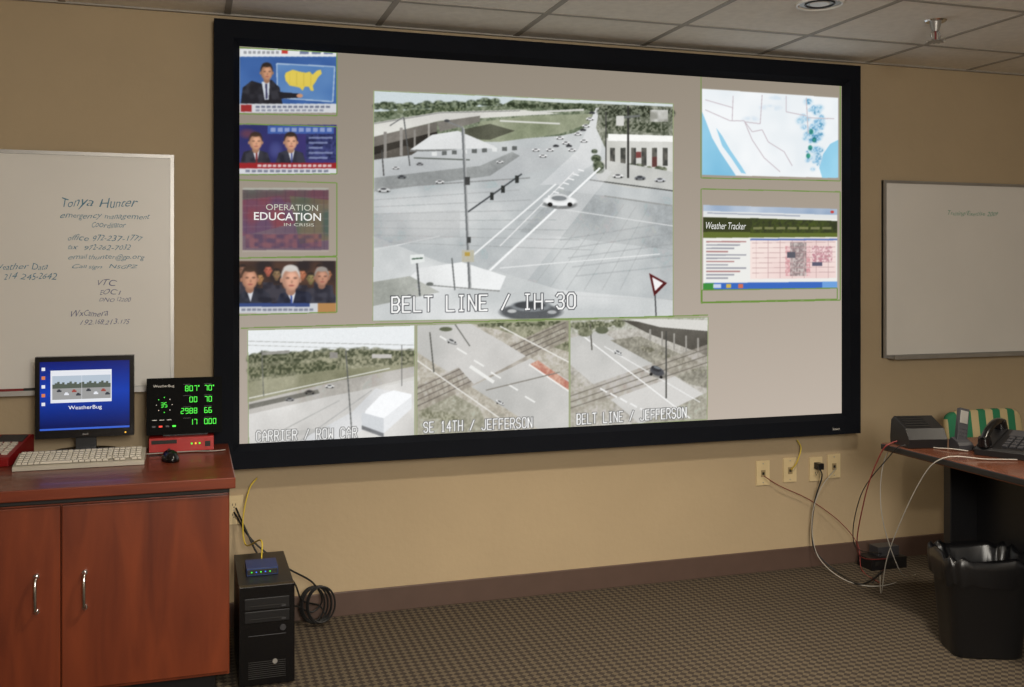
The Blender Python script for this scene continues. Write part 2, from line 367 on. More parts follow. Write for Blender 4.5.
# --- bottom strip 1
P([(248,330),(415,325),(415,437),(249,446)],(196,194,188),(212,210,204),NS)
P([(248,330),(415,325),(415,348),(248,356)],(226,230,232))
P([(248,356),(290,354),(350,351),(415,350),(415,372),(340,380),(248,392)],(122,124,98),(168,166,138))
trees(250,358,300,356,12,7,(78,86,62),(140,142,114)); trees(300,354,412,352,26,6,(92,98,74),(150,150,122)); trees(250,372,340,366,18,7,(88,96,70),(146,146,116)); trees(340,362,412,360,16,5,(104,108,84),(160,158,130))
R(330,352,338,358,(150,146,140)); R(372,354,392,358,(196,192,186)); P([(262,352),(290,350),(290,353),(262,355)],(160,158,150))
P([(248,382),(330,370),(415,364),(415,376),(340,392),(249,402)],(140,140,110),(168,166,138),NS)
P([(249,402),(340,380),(415,366),(415,376),(330,398),(249,416)],(176,172,164),(198,194,188),NS)
P([(249,404),(318,389),(320,393),(249,409)],(130,128,120)); L(249,398,390,368,1.0,(226,226,220))
P([(249,414),(330,396),(415,380),(415,437),(249,446)],(198,196,192),(220,218,214),NS)
P([(300,440),(352,412),(376,388),(400,392),(376,424),(340,441)],(206,208,210),(222,222,222),NS); L(300,441,372,390,1,(176,176,174)); L(262,441,340,400,1,(180,180,176))
P([(366,410),(382,394),(394,390),(412,394),(412,406),(384,432),(362,424)],(240,242,244)); P([(362,412),(384,418),(384,433),(362,425)],(206,210,214)); P([(384,418),(412,396),(412,408),(384,433)],(226,228,230)); P([(362,425),(384,433),(384,437),(362,429)],(130,132,136))
L(346,350,352,432,1.2,(110,112,110)); L(262,350,264,396,.9,(120,122,116)); L(402,345,402,386,.9,(110,110,108)); L(248,341,415,345,.6,(170,172,168)); L(248,345,415,350,.5,(176,178,174))
car(310,392,6,(110,106,100)); car(330,386,5,(226,226,222)); car(290,399,5,(150,150,150)); P([(260,436),(330,426),(330,430),(262,441)],(184,184,180),a=.6)
# --- strip 2: rail crossing
P([(417,325),(569,320),(569,428),(417,437)],(176,170,154),(202,196,180))
P([(417,325),(470,323),(569,380),(569,428),(540,430),(417,352)],(184,184,180),(204,202,198),NS)
P([(470,323),(569,320),(569,352),(500,330)],(140,142,114),(172,170,144)); trees(480,325,566,324,18,4.5,(88,94,70),(144,146,118)); trees(530,334,566,344,8,4,(110,114,88),(160,158,130))
P([(417,400),(450,392),(480,408),(490,434),(417,437)],(156,154,132),(182,178,160)); trees(420,412,460,420,8,6,(128,128,102),(170,168,144),.6)
P([(417,386),(569,318),(569,340),(417,412)],(164,154,140),(186,178,164),N2,a=.8)
for k in range(4):
    L(417,388+k*6,566,322+k*5,1.0,(122,114,106),a=.9)
for k in range(30): L(421+k*4.9,386-k*2.15,425+k*4.9,402-k*2.3,.8,(146,136,124),a=.6)
P([(452,360),(500,340),(526,356),(474,384)],(190,188,184),(206,204,200),NS)
P([(530,364),(538,360),(569,382),(569,390)],(200,130,110),(220,164,142)); L(529,364,569,391,1.4,(236,236,232))
for k in range(6): L(440+k*17,336+k*12,450+k*17,342+k*12,1.6,(232,232,228))
L(417,360,520,432,1.2,(228,226,220)); L(500,326,569,362,1.2,(230,228,222)); L(430,332,434,372,1.2,(100,100,94)); L(455,324,470,346,1.0,(110,110,104)); E(446,329,7,2.4,(112,118,92)); 
L(470,366,494,382,3.4,(230,230,226)); L(486,390,560,372,1,(140,134,124)); car(452,341,6,(200,200,198),.4); car(500,402,5,(232,232,230),.5)
# --- strip 3
P([(570,320),(708,317),(707,419),(570,428)],(176,172,162),(202,198,188))
P([(570,320),(708,317),(708,332),(640,328),(570,334)],(164,164,146),(200,200,188)); trees(572,326,622,324,14,5,(98,104,78),(150,152,124))
P([(622,320),(708,328),(708,356),(650,334)],(96,92,84),(128,124,116),NS); P([(624,318),(708,320),(708,331),(660,327)],(214,212,206))
for k in range(5): L(650+k*12,329+k*2.2,650+k*12,342+k*3.8,1.8,(164,160,152))
P([(570,338),(600,330),(707,396),(707,419),(640,424),(570,364)],(190,190,186),(210,208,204),NS)
P([(640,424),(707,392),(707,419)],(158,154,138),(182,178,162)); P([(570,372),(616,404),(600,426),(570,428)],(170,166,150),(196,190,176))
P([(610,340),(640,336),(708,366),(708,388),(690,384)],(146,142,128),(176,172,156)); trees(640,346,704,372,12,4,(120,118,98),(166,162,142),.6)
P([(570,392),(708,344),(708,364),(570,414)],(166,158,144),(186,178,166),N2,a=.6)
for k in range(3): L(570,396+k*6,708,348+k*7,1.0,(124,118,108),a=.8)
L(578,332,690,418,1.2,(236,236,234)); L(604,346,700,402,1.2,(230,230,228),a=.8)
E(658,374,10,4,(120,118,112),.3,.7); E(657,371,8,4.6,(92,94,100),.35); E(656,368.5,5.6,2.9,(66,68,74),.35); E(657,367.5,4,1.3,(130,136,142),.35); E(651,374,1.6,1.6,(40,40,42)); E(661,377,1.6,1.6,(40,40,42))
L(666,331,666,398,1.3,(90,90,86)); L(590,324,592,350,1.2,(100,98,90)); E(585,332,8,5,(116,120,94),col2=(150,152,126)); E(602,330,7,4,(112,118,94))
for k in range(5): L(600+k*10,388+k*5,607+k*10,392+k*5,1.6,(232,232,230))
car(618,352,5,(226,226,224),.5)
# contrast, less colour, and sensor grain on all camera feeds
for q in (mq,[(248,330),(415,325),(415,437),(249,446)],[(417,325),(569,320),(569,428),(417,437)],[(570,320),(708,317),(707,419),(570,428)]):
    w,ins=inside(q); v=IMG[w]; k=ins[...,None]
    v2=.76+(v-.76)*1.18; v2=v2*(1+.16*(NF[w][...,None]-.5)*(v2<.7)); g=v2.mean(-1,keepdims=True); v2=g+(v2-g)*.72
    v2=v2+(rng.random(v2.shape[:2])[...,None]-.5)*.09; IMG[w]=np.where(k,v2,v)
# --- news 1
R(240,49,337,113,(206,206,204)); R(240,57,337,104,(46,84,146),(74,114,176),NS)
R(240,49,337,57,(224,226,228)); R(282,50,288,54,(190,60,50)); 
for k in range(3): R(300+k*12,51,309+k*12,54.5,(110,120,150))
for k in range(8): R(244+k*4.6,51.4,247+k*4.6,54.2,(120,120,126),a=.7)
P([(277,64),(335,67),(333,102),(278,98)],(96,136,186),(60,104,166),NS); quadline([(277,64),(335,67),(333,102),(278,98)],1.2,(170,190,212))
P([(286,73),(293,70),(300,72),(306,73),(310,72),(313,75),(317,71),(321,70),(322,74),(318,78),(316,82),(313,86),(314,91),(311,91),(309,87),(305,87),(303,91),(300,88),(296,87),(290,86),(286,81),(285,76)],(214,190,76),(228,206,96),NS)
for k in range(4): L(290+k*7,73,290+k*7,86,.5,(180,160,60),a=.6)
def suit(pts,col=(30,32,42)):
    P(pts,col,tuple(v+22 for v in col),N2)
def face(cx,cy,rx,ry,sk,hair,gray=False):
    E(cx,cy+ry*.9,rx*.55,ry*.4,tuple(int(v*.75) for v in sk))
    E(cx,cy-ry*.22,rx*1.08,ry*.95,hair); E(cx,cy+ry*.06,rx,ry*.94,tuple(int(v*.82) for v in sk)); E(cx+rx*.15,cy+ry*.08,rx*.8,ry*.85,sk,soft=1.4)
    E(cx+rx*.1,cy-ry*.25,rx*.55,ry*.3,tuple(min(255,v+18) for v in sk),soft=1,a=.7)
    E(cx,cy-ry*.82,rx*.85,ry*.3,hair,a=.9,soft=2)
    dk=tuple(int(v*.5) for v in sk)
    for s in(-1,1): E(cx+s*rx*.4+rx*.08,cy-ry*.08,rx*.26,ry*.11,dk,a=.75,soft=1.4); E(cx+s*rx*1.0,cy+ry*.1,rx*.14,ry*.2,tuple(int(v*.8) for v in sk))
    E(cx+rx*.12,cy+ry*.22,rx*.14,ry*.16,tuple(int(v*.78) for v in sk),soft=1); E(cx+rx*.08,cy+ry*.5,rx*.38,ry*.09,(150,84,76),a=.8,soft=1.4)
suit([(241,104),(243,88),(252,81),(262,84),(272,80),(280,88),(283,106),(241,107)],(26,26,34))
P([(262,82),(270,82),(269,100),(265,100)],(206,212,220)); L(266.5,84,267,99,2,(60,60,90))
face(267,72.5,6.2,8.8,(196,144,112),(38,28,24))
P([(278,92),(300,94),(300,98),(280,99)],(26,26,34)); E(300,96,3.5,2.2,(196,144,112))
R(240,104,337,113,(206,208,212)); R(241,105,252,112,(150,40,40))
for k in range(14): R(256+k*5.4,106,260+k*5.4,108.2,(110,116,136)); 
for k in range(12): R(256+k*5.8,109.6,260+k*5.8,111.6,(140,144,158))
# --- news 2
R(239,125,337,173,(30,40,92),(58,48,110),NS); R(268,126,334,134,(60,90,160)); 
for k in range(9): R(271+k*7,128,276+k*7,132,(170,180,214),a=.7)
R(306,134,336,160,(24,30,72),(60,66,120)); E(248,134,10,6,(150,70,60),a=.5,soft=1); E(276,150,8,10,(90,100,160),a=.5,soft=1)
for k in range(5): R(309,137+k*5,333-(k%3)*5,139+k*5,(150,160,194),a=.7)
suit([(240,165),(244,152),(256,149),(268,153),(272,166)],(34,34,44)); suit([(275,166),(279,153),(291,149),(303,153),(307,166)],(30,32,46))
P([(253,150),(260,150),(257,164)],(220,222,228)); P([(288,150),(295,150),(292,164)],(220,222,228)); L(257,152,257,163,1.6,(120,40,44)); L(292,152,292,163,1.6,(60,70,130))
face(256,142,6.8,9,(212,158,126),(56,40,32)); face(291,142,6.8,9,(214,160,130),(48,34,28))
R(239,163,337,168.6,(150,30,36)); R(239,168.6,337,174,(210,212,216)); 
for k in range(15): R(258+k*5,164.6,261.8+k*5,167.2,(214,190,190))
for k in range(14): R(246+k*6,170,250.4+k*6,172.4,(120,124,142))
# --- education panel
R(243,188,329,250,(84,66,92),(112,92,104),NS); P([(243,188),(329,188),(329,205),(243,200)],(70,100,84),(104,66,78),NS)
P([(243,200),(280,196),(300,222),(243,236)],(138,58,66),(96,66,96),N3,a=.7); P([(290,196),(329,200),(329,240),(300,244)],(66,96,76),(110,104,74),N3,a=.7)
for k in range(9): L(243,192+k*7,329,190+k*7.2,.6,(140,124,130),a=.35); L(248+k*9.5,188,246+k*9.8,250,.6,(60,44,66),a=.35)
R(243,188,329,190,(170,170,160)); R(246,234,322,248,(76,56,84),(140,84,90),N2,a=.6)
R(243,250,329,252,(170,160,150))
# --- news 4
R(238,261,336,305,(84,58,46),(44,36,38),N3); 
for k in range(11):
    suit([(238+k*8.5,282+(k%3)*3),(248+k*8.5,282+(k%3)*3),(250+k*8.5,302),(236+k*8.5,302)],(40,38,48)); face(243+k*8.5,270+(k%3)*4,4,5.4,(136+k%4*14,98+k%3*12,80),(48,38,36))
suit([(238,305),(238,296),(246,290),(262,288),(270,294),(273,305)],(30,32,44)); suit([(276,305),(280,294),(292,290),(310,292),(316,305)],(26,30,48)); suit([(310,305),(314,290),(330,288),(336,296),(336,305)],(40,40,52))
P([(287,292),(296,292),(293,304)],(220,222,226)); L(291.5,294,292,304,1.8,(60,80,150)); P([(247,290),(254,290),(251,302)],(210,212,218))
face(250,278.5,8.4,11.6,(202,146,118),(62,46,38)); face(291,279,9.6,13,(218,164,138),(206,202,196)); face(322,277,7.4,9.5,(190,138,114),(150,144,138))
R(238,303,336,313,(202,204,208)); R(238,303,310,306.6,(50,70,124))
for k in range(14): R(242+k*5.2,308.4,246+k*5.2,310.8,(130,134,148))
R(318,303,336,313,(176,130,80))
# --- weather map
wq=[(702,89),(838,98),(838,178),(702,175)]
P(wq,(232,238,242),(244,247,249),NS)
P([(702,112),(706,122),(712,138),(720,152),(728,164),(736,176),(702,175)],(126,190,222),(150,206,232),NS)
P([(716,128),(722,136),(730,150),(741,166),(746,174),(741,173),(731,158),(722,146)],(150,206,232))
P([(838,140),(830,144),(823,154),(819,168),(822,178),(838,178)],(140,200,228),(156,212,236),NS)
for i in range(60):
    a_=random.random(); cx=random.gauss(816-6*a_,6); cy=106+56*a_+random.gauss(0,3); r_=random.uniform(1.6,4.6)
    E(min(cx,833),cy,r_*1.5,r_*1.2,(176,210,232),a=.5,soft=1); E(min(cx,833),cy,r_,r_*.8,random.choice([(110,170,208),(70,140,180),(140,190,216)]),col2=(204,226,240),nz=N1,a=.8,soft=1.4)
for cx,cy in((811,132),(814,140),(810,148),(808,156)): E(cx,cy,2.6,3.2,(40,116,130),col2=(60,160,130),nz=N1,soft=1.5)
for cx,cy,rx,ry in((770,108,14,4),(750,120,10,5),(778,98,12,3)): E(cx,cy,rx,ry,(206,222,236),a=.6,col2=(232,238,242),nz=N2,soft=1.2)
bl=(200,190,196)
for a_,b_,c_,d_ in((705,110,730,121),(730,121,744,121),(744,121,752,132),(752,132,762,130),(762,130,768,142),(768,142,784,152),(733,96,732,121),(762,95,760,124),(760,124,744,122),(786,96,786,112),(786,112,806,116),(806,98,808,134),(808,118,834,119),(733,108,705,100),(784,152,792,166),(744,121,752,140),(752,140,764,158),(764,158,780,172)): L(a_,b_,c_,d_,.9,bl)
# --- browser
bq=[(703,205),(837,209),(837,288),(703,290)]
P(bq,(236,236,232)); P([(703,205),(837,209),(837,215),(703,211)],(150,170,196),(196,206,220),NS); P([(703,211),(837,215),(837,219),(703,216)],(224,226,226)); L(707,213,800,216,1.2,(160,166,180)); E(832,212,2,1.4,(200,60,50))
P([(703,217),(837,221),(837,234),(703,235)],(54,60,30)); P([(703,232),(837,232),(837,237),(703,238)],(96,108,46)); P([(750,218),(837,221),(837,233),(750,233)],(72,84,34),(50,56,34))
for k in range(7): R(753+k*11.5,227,762+k*11.5,229.4,(150,150,104),a=.7)
for k in range(12):
    R(706,241+k*3.3,746-(k%4)*6,242.4+k*3.3,(130,130,144) if k%3 else (160,100,100),a=.8)
P([(750,239),(836,238),(836,278),(750,279)],(236,210,206),(244,226,220),NS)
R(785,246,810,276,(206,140,146),(238,204,204),N1,.8); R(790,242,806,276,(130,122,122),(190,184,180),N1,.8); R(812,246,832,262,(180,116,130),(240,214,214),N1,.8)
for k in range(7): L(752,243+k*5,835,242+k*5,.5,(190,160,160)); L(756+k*12,239,756+k*12,278,.5,(190,160,160))
R(787,252,795,258,(90,90,100)); R(812,262,822,266,(90,90,110)); R(750,238.6,837,240.4,(96,120,180))
P([(703,283),(837,281.5),(837,288),(703,290)],(56,104,190)); P([(703,283),(714,283),(714,290),(703,290)],(60,140,60)); R(726,284,731,288,(210,180,80)); R(738,284,743,288,(210,110,80)); R(713,284,721,288,(200,210,230)); P([(822,281.6),(837,281.5),(837,288),(822,288)],(110,160,220))
# soften like a projected video feed
for _ in range(3):
    for ax in(0,1): IMG=(np.roll(IMG,1,ax)+IMG*2+np.roll(IMG,-1,ax))/4
# gutters & green guide lines
for q in ([(248,330),(415,325),(415,437),(249,446)],[(417,325),(569,320),(569,428),(417,437)],[(570,320),(708,317),(707,419),(570,428)],mq): quadline(q,.8,(148,160,118))
for q in ([(239,48),(337,53),(337,116),(239,114)],[(239,124),(337,127),(337,174),(239,175)],[(239,180),(337,183),(337,256),(239,258)],[(239,258),(337,257),(337,312),(239,315)],
          [(701,76),(840,84),(840,181),(701,178)],[(701,189),(840,192),(840,300),(701,303)],[(702,290),(837,288),(837,299),(702,302)]): quadline(q,1.0,gl)
L(241,328,708,315,1.0,gl)
# block captions drawn as outlined strokes
FT={'A':[[(0,0),(0,4),(2,6),(4,4),(4,0)],[(0,2.4),(4,2.4)]],'B':[[(0,0),(0,6),(3,6),(4,5),(4,4),(3,3),(0,3)],[(3,3),(4,2),(4,1),(3,0),(0,0)]],
'C':[[(4,5),(3,6),(1,6),(0,5),(0,1),(1,0),(3,0),(4,1)]],'D':[[(0,0),(0,6),(3,6),(4,5),(4,1),(3,0),(0,0)]],'E':[[(4,6),(0,6),(0,0),(4,0)],[(0,3),(3,3)]],'F':[[(4,6),(0,6),(0,0)],[(0,3),(3,3)]],
'H':[[(0,0),(0,6)],[(4,0),(4,6)],[(0,3),(4,3)]],'I':[[(2,0),(2,6)],[(1,0),(3,0)],[(1,6),(3,6)]],'J':[[(4,6),(4,1),(3,0),(1,0),(0,1)]],'L':[[(0,6),(0,0),(4,0)]],
'N':[[(0,0),(0,6),(4,0),(4,6)]],'O':[[(1,0),(0,1),(0,5),(1,6),(3,6),(4,5),(4,1),(3,0),(1,0)]],'R':[[(0,0),(0,6),(3,6),(4,5),(4,4),(3,3),(0,3)],[(2,3),(4,0)]],
'S':[[(4,5),(3,6),(1,6),(0,5),(0,4),(1,3),(3,3),(4,2),(4,1),(3,0),(1,0),(0,1)]],'T':[[(2,0),(2,6)],[(0,6),(4,6)]],'W':[[(0,6),(0,0),(2,3),(4,0),(4,6)]],
'1':[[(1,5),(2,6),(2,0)],[(1,0),(3,0)]],'3':[[(0,5),(1,6),(3,6),(4,5),(4,4),(3,3),(1.5,3)],[(3,3),(4,2),(4,1),(3,0),(1,0),(0,1)]],'4':[[(3,0),(3,6),(0,2),(4,2)]],
'/':[[(0,0),(4,6)]],'-':[[(0,3),(4,3)]]}
FT['0']=FT['O']
def cap(st,x0,y0,x1,y1,dw,ww,yb=None,dc=(64,66,72)):
    """y0 top,y1 bottom at left; yb: bottom at right"""
    yb=y1 if yb is None else yb; u=(x1-x0)/(6*len(st)-2); h=(y1-y0)/6
    for wd,col in((dw,dc),(ww,(252,252,250))):
        for i,c_ in enumerate(st):
            for pl in FT.get(c_,[]):
                pp=[(x0+(6*i+a_)*u, y1+(yb-y1)*(6*i+a_)/(6*len(st))-b_*h) for a_,b_ in pl]
                for p_,q_ in zip(pp,pp[1:]):
                    dx,dy=q_[0]-p_[0],q_[1]-p_[1]; d_=math.hypot(dx,dy); e_=wd*.35
                    L(p_[0]-dx/d_*e_,p_[1]-dy/d_*e_,q_[0]+dx/d_*e_,q_[1]+dy/d_*e_,wd,col)
cap('BELT LINE / IH-30',392,297,575,312,3.4,1.7,308)
g2=(104,104,104)
cap('CARRIER / ROW CAR',257,431,357,441,2.4,1.0,437,g2); cap('SE 14TH / JEFFERSON',424,422,532,432,2.4,1.0,427,g2); cap('BELT LINE / JEFFERSON',577,414,686,424,2.4,1.0,417,g2)
IMG=np.clip(IMG,0,1); small=IMG.reshape(NZ//2,2,NX//2,2,3).mean((1,3))
linr=np.where(small<=.04045,small/12.92,((small+.055)/1.055)**2.4)
nz,nx=small.shape[:2]
gx=np.linspace(X0,X1,nx); gz=np.linspace(Z0,Z1,nz); V=np.zeros((nz,nx,3)); V[...,0]=gx[None,:]; V[...,1]=-OFF; V[...,2]=gz[:,None]
idx=np.arange(nz*nx).reshape(nz,nx); q=np.stack([idx[:-1,:-1],idx[:-1,1:],idx[1:,1:],idx[1:,:-1]],-1).reshape(-1,4)
me=bpy.data.meshes.new('screen_surface'); me.vertices.add(nz*nx); me.vertices.foreach_set('co',V.ravel())
me.loops.add(q.size); me.loops.foreach_set('vertex_index',q.ravel().astype(np.int32)); me.polygons.add(len(q)); me.polygons.foreach_set('loop_start',(np.arange(len(q))*4).astype(np.int32))
me.update(calc_edges=True)
ca=me.color_attributes.new('picture','FLOAT_COLOR','POINT'); ca.data.foreach_set('color',np.concatenate([linr,np.ones((nz,nx,1))],-1).ravel())
sm=bpy.data.materials.new('projected_picture'); sm.use_nodes=True; nt=sm.node_tree; b=nt.nodes['Principled BSDF']
at=nt.nodes.new('ShaderNodeAttribute'); at.attribute_name='picture'; b.inputs['Base Color'].default_value=(0.02,0.02,0.02,1); b.inputs['Roughness'].default_value=.8; b.inputs['Specular IOR Level'].default_value=.1
nt.links.new(at.outputs['Color'],b.inputs['Emission Color']); b.inputs['Emission Strength'].default_value=1.0
me.materials.append(sm)
# frame
fr=MB('projection_screen')
ox0,ox1,oz0,oz1=.087,3.10,.652,2.437; fy0,fy1=-.09,-.002
def fbar(pts_o,pts_i):
    (a,b_),(c_,d)=pts_o,pts_i
    vs=[(a[0],fy1,a[1]),(b_[0],fy1,b_[1]),(a[0],fy0,a[1]),(b_[0],fy0,b_[1]),(c_[0],-OFF-.006,c_[1]),(d[0],-OFF-.006,d[1]),
        (a[0]+(c_[0]-a[0])*.75,fy0,a[1]+(c_[1]-a[1])*.75),(b_[0]+(d[0]-b_[0])*.75,fy0,b_[1]+(d[1]-b_[1])*.75),(c_[0],fy1,c_[1]),(d[0],fy1,d[1])]
    fr.add(vs,[(0,1,3,2),(2,3,7,6),(6,7,5,4),(4,5,9,8),(8,9,1,0)],'velvet')
O=[(ox0,oz0),(ox1,oz0),(ox1,oz1),(ox0,oz1)]; I=[(X0+.002,Z0+.002),(X1-.002,Z0+.002),(X1-.002,Z1-.002),(X0+.002,Z1-.002)]
for i in range(4): j=(i+1)%4; fbar((O[i],O[j]),(I[i],I[j]))
fr.box(X0-.01,X1+.01,-OFF+.004,-.002,Z0-.01,Z1+.01,'black')
fr.text('Stewart',2.94,2.98,.674,.685,fy0-.001,'white')
frame=fr.finish()
so=bpy.data.objects.new('screen_surface',me); sc.collection.objects.link(so); so.parent=frame
tx=MB('picture_captions'); o2=OFF+.0015
tw=mat('caption_white',(230,230,226),emis=1.0); tg=mat('caption_pale',(190,190,176),emis=1.0)
tx.stext('OPERATION',266,204,318,210,o2,tg); tx.stext('EDUCATION',254,212,321,220,o2,tw,0,.01); tx.stext('IN CRISIS',284,223,314,226,o2,tg)
tx.stext('Weather Tracker',706,222,746,229,o2,tw,.3)
tx.finish(parent=frame)
# ------------------------------------------------------------------ whiteboards
def whiteboard(xa,xb,za,zb,texts,markers):
    w=MB('whiteboard'); w.box(xa,xb,-.014,-.001,za,zb,'white'); t=.014
    w.box(xa,xb,-.022,-.001,zb-t,zb,'alu'); w.box(xa,xb,-.022,-.001,za,za+t,'alu'); w.box(xa,xa+t,-.022,-.001,za+t,zb-t,'alu'); w.box(xb-t,xb,-.022,-.001,za+t,zb-t,'alu')
    w.box(xa+.02,xb-.02,-.075,-.022,za-.004,za+.004,'alu'); w.box(xa+.02,xb-.02,-.078,-.073,za-.004,za+.014,'alu')
    for x_,m_ in markers: w.cyl((x_,-.05,za+.013),(x_+.12,-.05,za+.013),.008,.008,m_,12); w.cyl((x_+.12,-.05,za+.013),(x_+.16,-.05,za+.013),.009,.009,'black',12)
    for st,a,b_,c_,d,m_ in texts: w.stext(st,a,b_,c_,d,.0155,m_,.35,-.008,True)
    return w.finish()
xr,zt=S(174,155,.02); _,zb=S(174,388,.02)
LT=[('Tonya Hunter',62,197,138,209,'ink_t'),('emergency management',60,213,150,220,'ink_t'),('Coordinator',92,222,126,228,'ink_t'),
('office 972-237-1777',68,234,143,241,'ink_t'),('fax  972-262-7032',68,244,131,250,'ink_t'),('email thunter@gp.org',68,254,145,261,'ink_t'),('Call sign  N5GPZ',72,264,138,270,'ink_t'),
('VTC',98,279,117,286,'ink_b'),('EOC1',100,289,121,295,'ink_b'),('DNO 12200',99,297,131,302,'ink_b'),
('Weather Data',-6,262,48,270,'ink_t'),('214 245-2642',4,272,57,280,'ink_t'),('WxCamera',71,310,108,317,'ink_b'),('192.168.213.175',80,319,130,325,'ink_b')]
whiteboard(-1.9,xr,zb,zt,LT,[(-.9,'cred'),(-.72,'red')])
xl,zt=S(884,180,.02); _,zb=S(884,358,.02)
whiteboard(xl,xl+1.83,zb,zt,[('Training/Exercise 2009',948,210,998,216,'ink_g')],[(xl+1.2,'blue')])
# ------------------------------------------------------------------ credenza
CX0,CX1,CYF,CT=-1.0,.14,-.785,.76
cb=MB('credenza')
cb.box(CX0,CX1,CYF,-.1,CT-.036,CT,'cherrytop')
cb.box(CX0+.015,CX1-.018,CYF+.04,-.1,.1,CT-.036,'cherry')
cb.box(CX0+.04,CX1-.06,CYF+.12,-.12,0,.1,'black')
mx=-.39
cb.box(CX0+.018,mx-.002,CYF+.02,CYF+.04,.115,CT-.06,'cherry'); cb.box(mx+.002,CX1-.02,CYF+.02,CYF+.04,.115,CT-.06,'cherry')
cb.box(CX0+.015,CX1-.018,CYF+.03,CYF+.045,CT-.055,CT-.036,'slot')  # dark strip paints in the shade of the gap below the top
for hx in(mx-.07,mx+.07):
    zc=.43; cb.tube([(hx,CYF+.02,zc+.055),(hx,CYF-.004,zc+.05),(hx,CYF-.014,zc+.02),(hx,CYF-.014,zc-.02),(hx,CYF-.004,zc-.05),(hx,CYF+.02,zc-.055)],.0052,'chrome',10)
    for s_ in(1,-1): cb.cyl((hx,CYF+.021,zc+s_*.055),(hx,CYF+.012,zc+s_*.055),.009,.008,'chrome',14)
cb.finish(.004)
# ------------------------------------------------------------------ monitor
def gradmat(name,c1,c2,c3,z0,z1):
    m=bpy.data.materials.new(name); m.use_nodes=True; nt=m.node_tree; b=nt.nodes['Principled BSDF']; b.inputs['Base Color'].default_value=(0,0,0,1)
    tc=nt.nodes.new('ShaderNodeTexCoord'); sp=nt.nodes.new('ShaderNodeSeparateXYZ'); mr=nt.nodes.new('ShaderNodeMapRange'); mr.inputs[1].default_value=z0; mr.inputs[2].default_value=z1
    r=nt.nodes.new('ShaderNodeValToRGB'); r.color_ramp.elements[0].color=lin(c1); r.color_ramp.elements[1].color=lin(c3); e=r.color_ramp.elements.new(.55); e.color=lin(c2)
    nt.links.new(tc.outputs['Object'],sp.inputs[0]); nt.links.new(sp.outputs['Z'],mr.inputs[0]); nt.links.new(mr.outputs[0],r.inputs['Fac']); nt.links.new(r.outputs['Color'],b.inputs['Emission Color']); b.inputs['Emission Strength'].default_value=1.0
    b.inputs['Roughness'].default_value=.2
    return m
mo=MB('computer_monitor'); a0,a1,b0,b1,my=-.541,-.203,.826,1.125,-.2
mo.box(a0,a1,my,my+.04,b0,b1,'blackgloss'); mo.box(a0+.06,a1-.06,my+.03,my+.07,b0+.05,b1-.05,'black')
mo.box((a0+a1)/2-.035,(a0+a1)/2+.035,my+.03,my+.06,.77,.95,'black')
cxm=(a0+a1)/2
mo.loft([[(cxm+.12*math.cos(t)*k,-.19+.08*math.sin(t)*k,z) for t in [2*math.pi*i/32 for i in range(32)]] for k,z in((1,.761),(1,.772),(.9,.78))],'blackgloss')
gm=gradmat('desktop_blue',(6,14,70),(14,60,170),(8,26,110),b0+.03,b1-.02)
mo.box(a0+.016,a1-.016,my-.001,my,b0+.03,b1-.018,gm)
e=my-.0015; 
def em(n_,c_): return mat(n_,c_,emis=1)
wn=em('window_white',(225,228,235)); sky=em('window_sky',(176,190,204)); tre=em('window_trees',(74,84,74)); rd=em('window_road',(150,150,150)); cd_=em('window_car_dark',(40,44,54)); cr_=em('window_car_red',(150,60,50)); ic=em('icon_orange',(210,120,70)); bar=em('taskbar_blue',(40,90,200))
mo.box(a0+.052,a1-.078,e,e+.001,b0+.13,b1-.05,wn)
for k in range(2):
    xx=a0+.058+k*.1; mo.box(xx,xx+.099,e-.0005,e,b0+.142,b1-.07,rd); mo.box(xx,xx+.099,e-.0008,e-.0005,b0+.195,b1-.07,sky)
    for j in range(12): hh=.012*((j*7+k*3)%5)/5; mo.box(xx+j*.00825,xx+.00825+j*.00825,e-.001,e-.0008,b0+.183,b0+.198+hh,tre)
    for j,(cx_,cz_,m_) in enumerate(((.015,.17,cd_),(.04,.158,wn),(.066,.168,cr_),(.08,.155,cd_))):
        mo.box(xx+cx_,xx+cx_+.016,e-.0012,e-.001,b0+cz_,b0+cz_+.006,m_); mo.box(xx+cx_+.003,xx+cx_+.012,e-.0012,e-.001,b0+cz_+.006,b0+cz_+.01,m_)
mo.text('WeatherBug',a0+.112,a1-.112,b0+.1,b0+.118,e,'white_e')
for k in range(5): mo.box(a0+.022,a0+.034,e,e+.001,b1-.05-k*.032,b1-.038-k*.032,ic if k%2 else wn)
mo.box(a0+.016,a1-.016,e,e+.001,b0+.03,b0+.037,bar)
mo.cyl((a1-.03,my,b0+.012),(a1-.03,my-.002,b0+.012),.003,.003,'amber_e',12)
mo.text('dell',cxm-.01,cxm+.01,b0+.009,b0+.016,my-.0015,'alu')
mo.finish(.004)
# ------------------------------------------------------------------ keyboard / mouse
T=RT(-.366,-.385,CT+.001,math.radians(0))
kb=MB('keyboard'); kb.prism([(-.08,0),(.08,0),(.08,.034),(.07,.036),(-.075,.016),(-.08,.012)],-.21,.21,'kb',T)
for r_ in range(6):
    yy=-.062+r_*.0222+(.004 if r_==5 else 0); zz=.017+(yy+.075)*.138
    xs=-.2
    while xs<.196:
        w_=.0165
        if r_==0 and -.14<xs<-.04: w_=.1
        if not((.085<xs<.1) or (.145<xs<.152)): kb.box(xs,min(xs+w_,.2),yy-.0085,yy+.0085,zz,zz+.008,'key',T)
        xs+=w_+.0025
kb.tube([(-.02,.079,.02),(.08,.1,.005),(.2,.108,.004),(.36,.118,.004),(.44,.1,.004),(.49,.112,.004)],.0022,'cwhite',T=T)
kb.finish(.0015,1)
ms=MB('computer_mouse'); T=RT(-.07,-.41,CT+.001,.2)
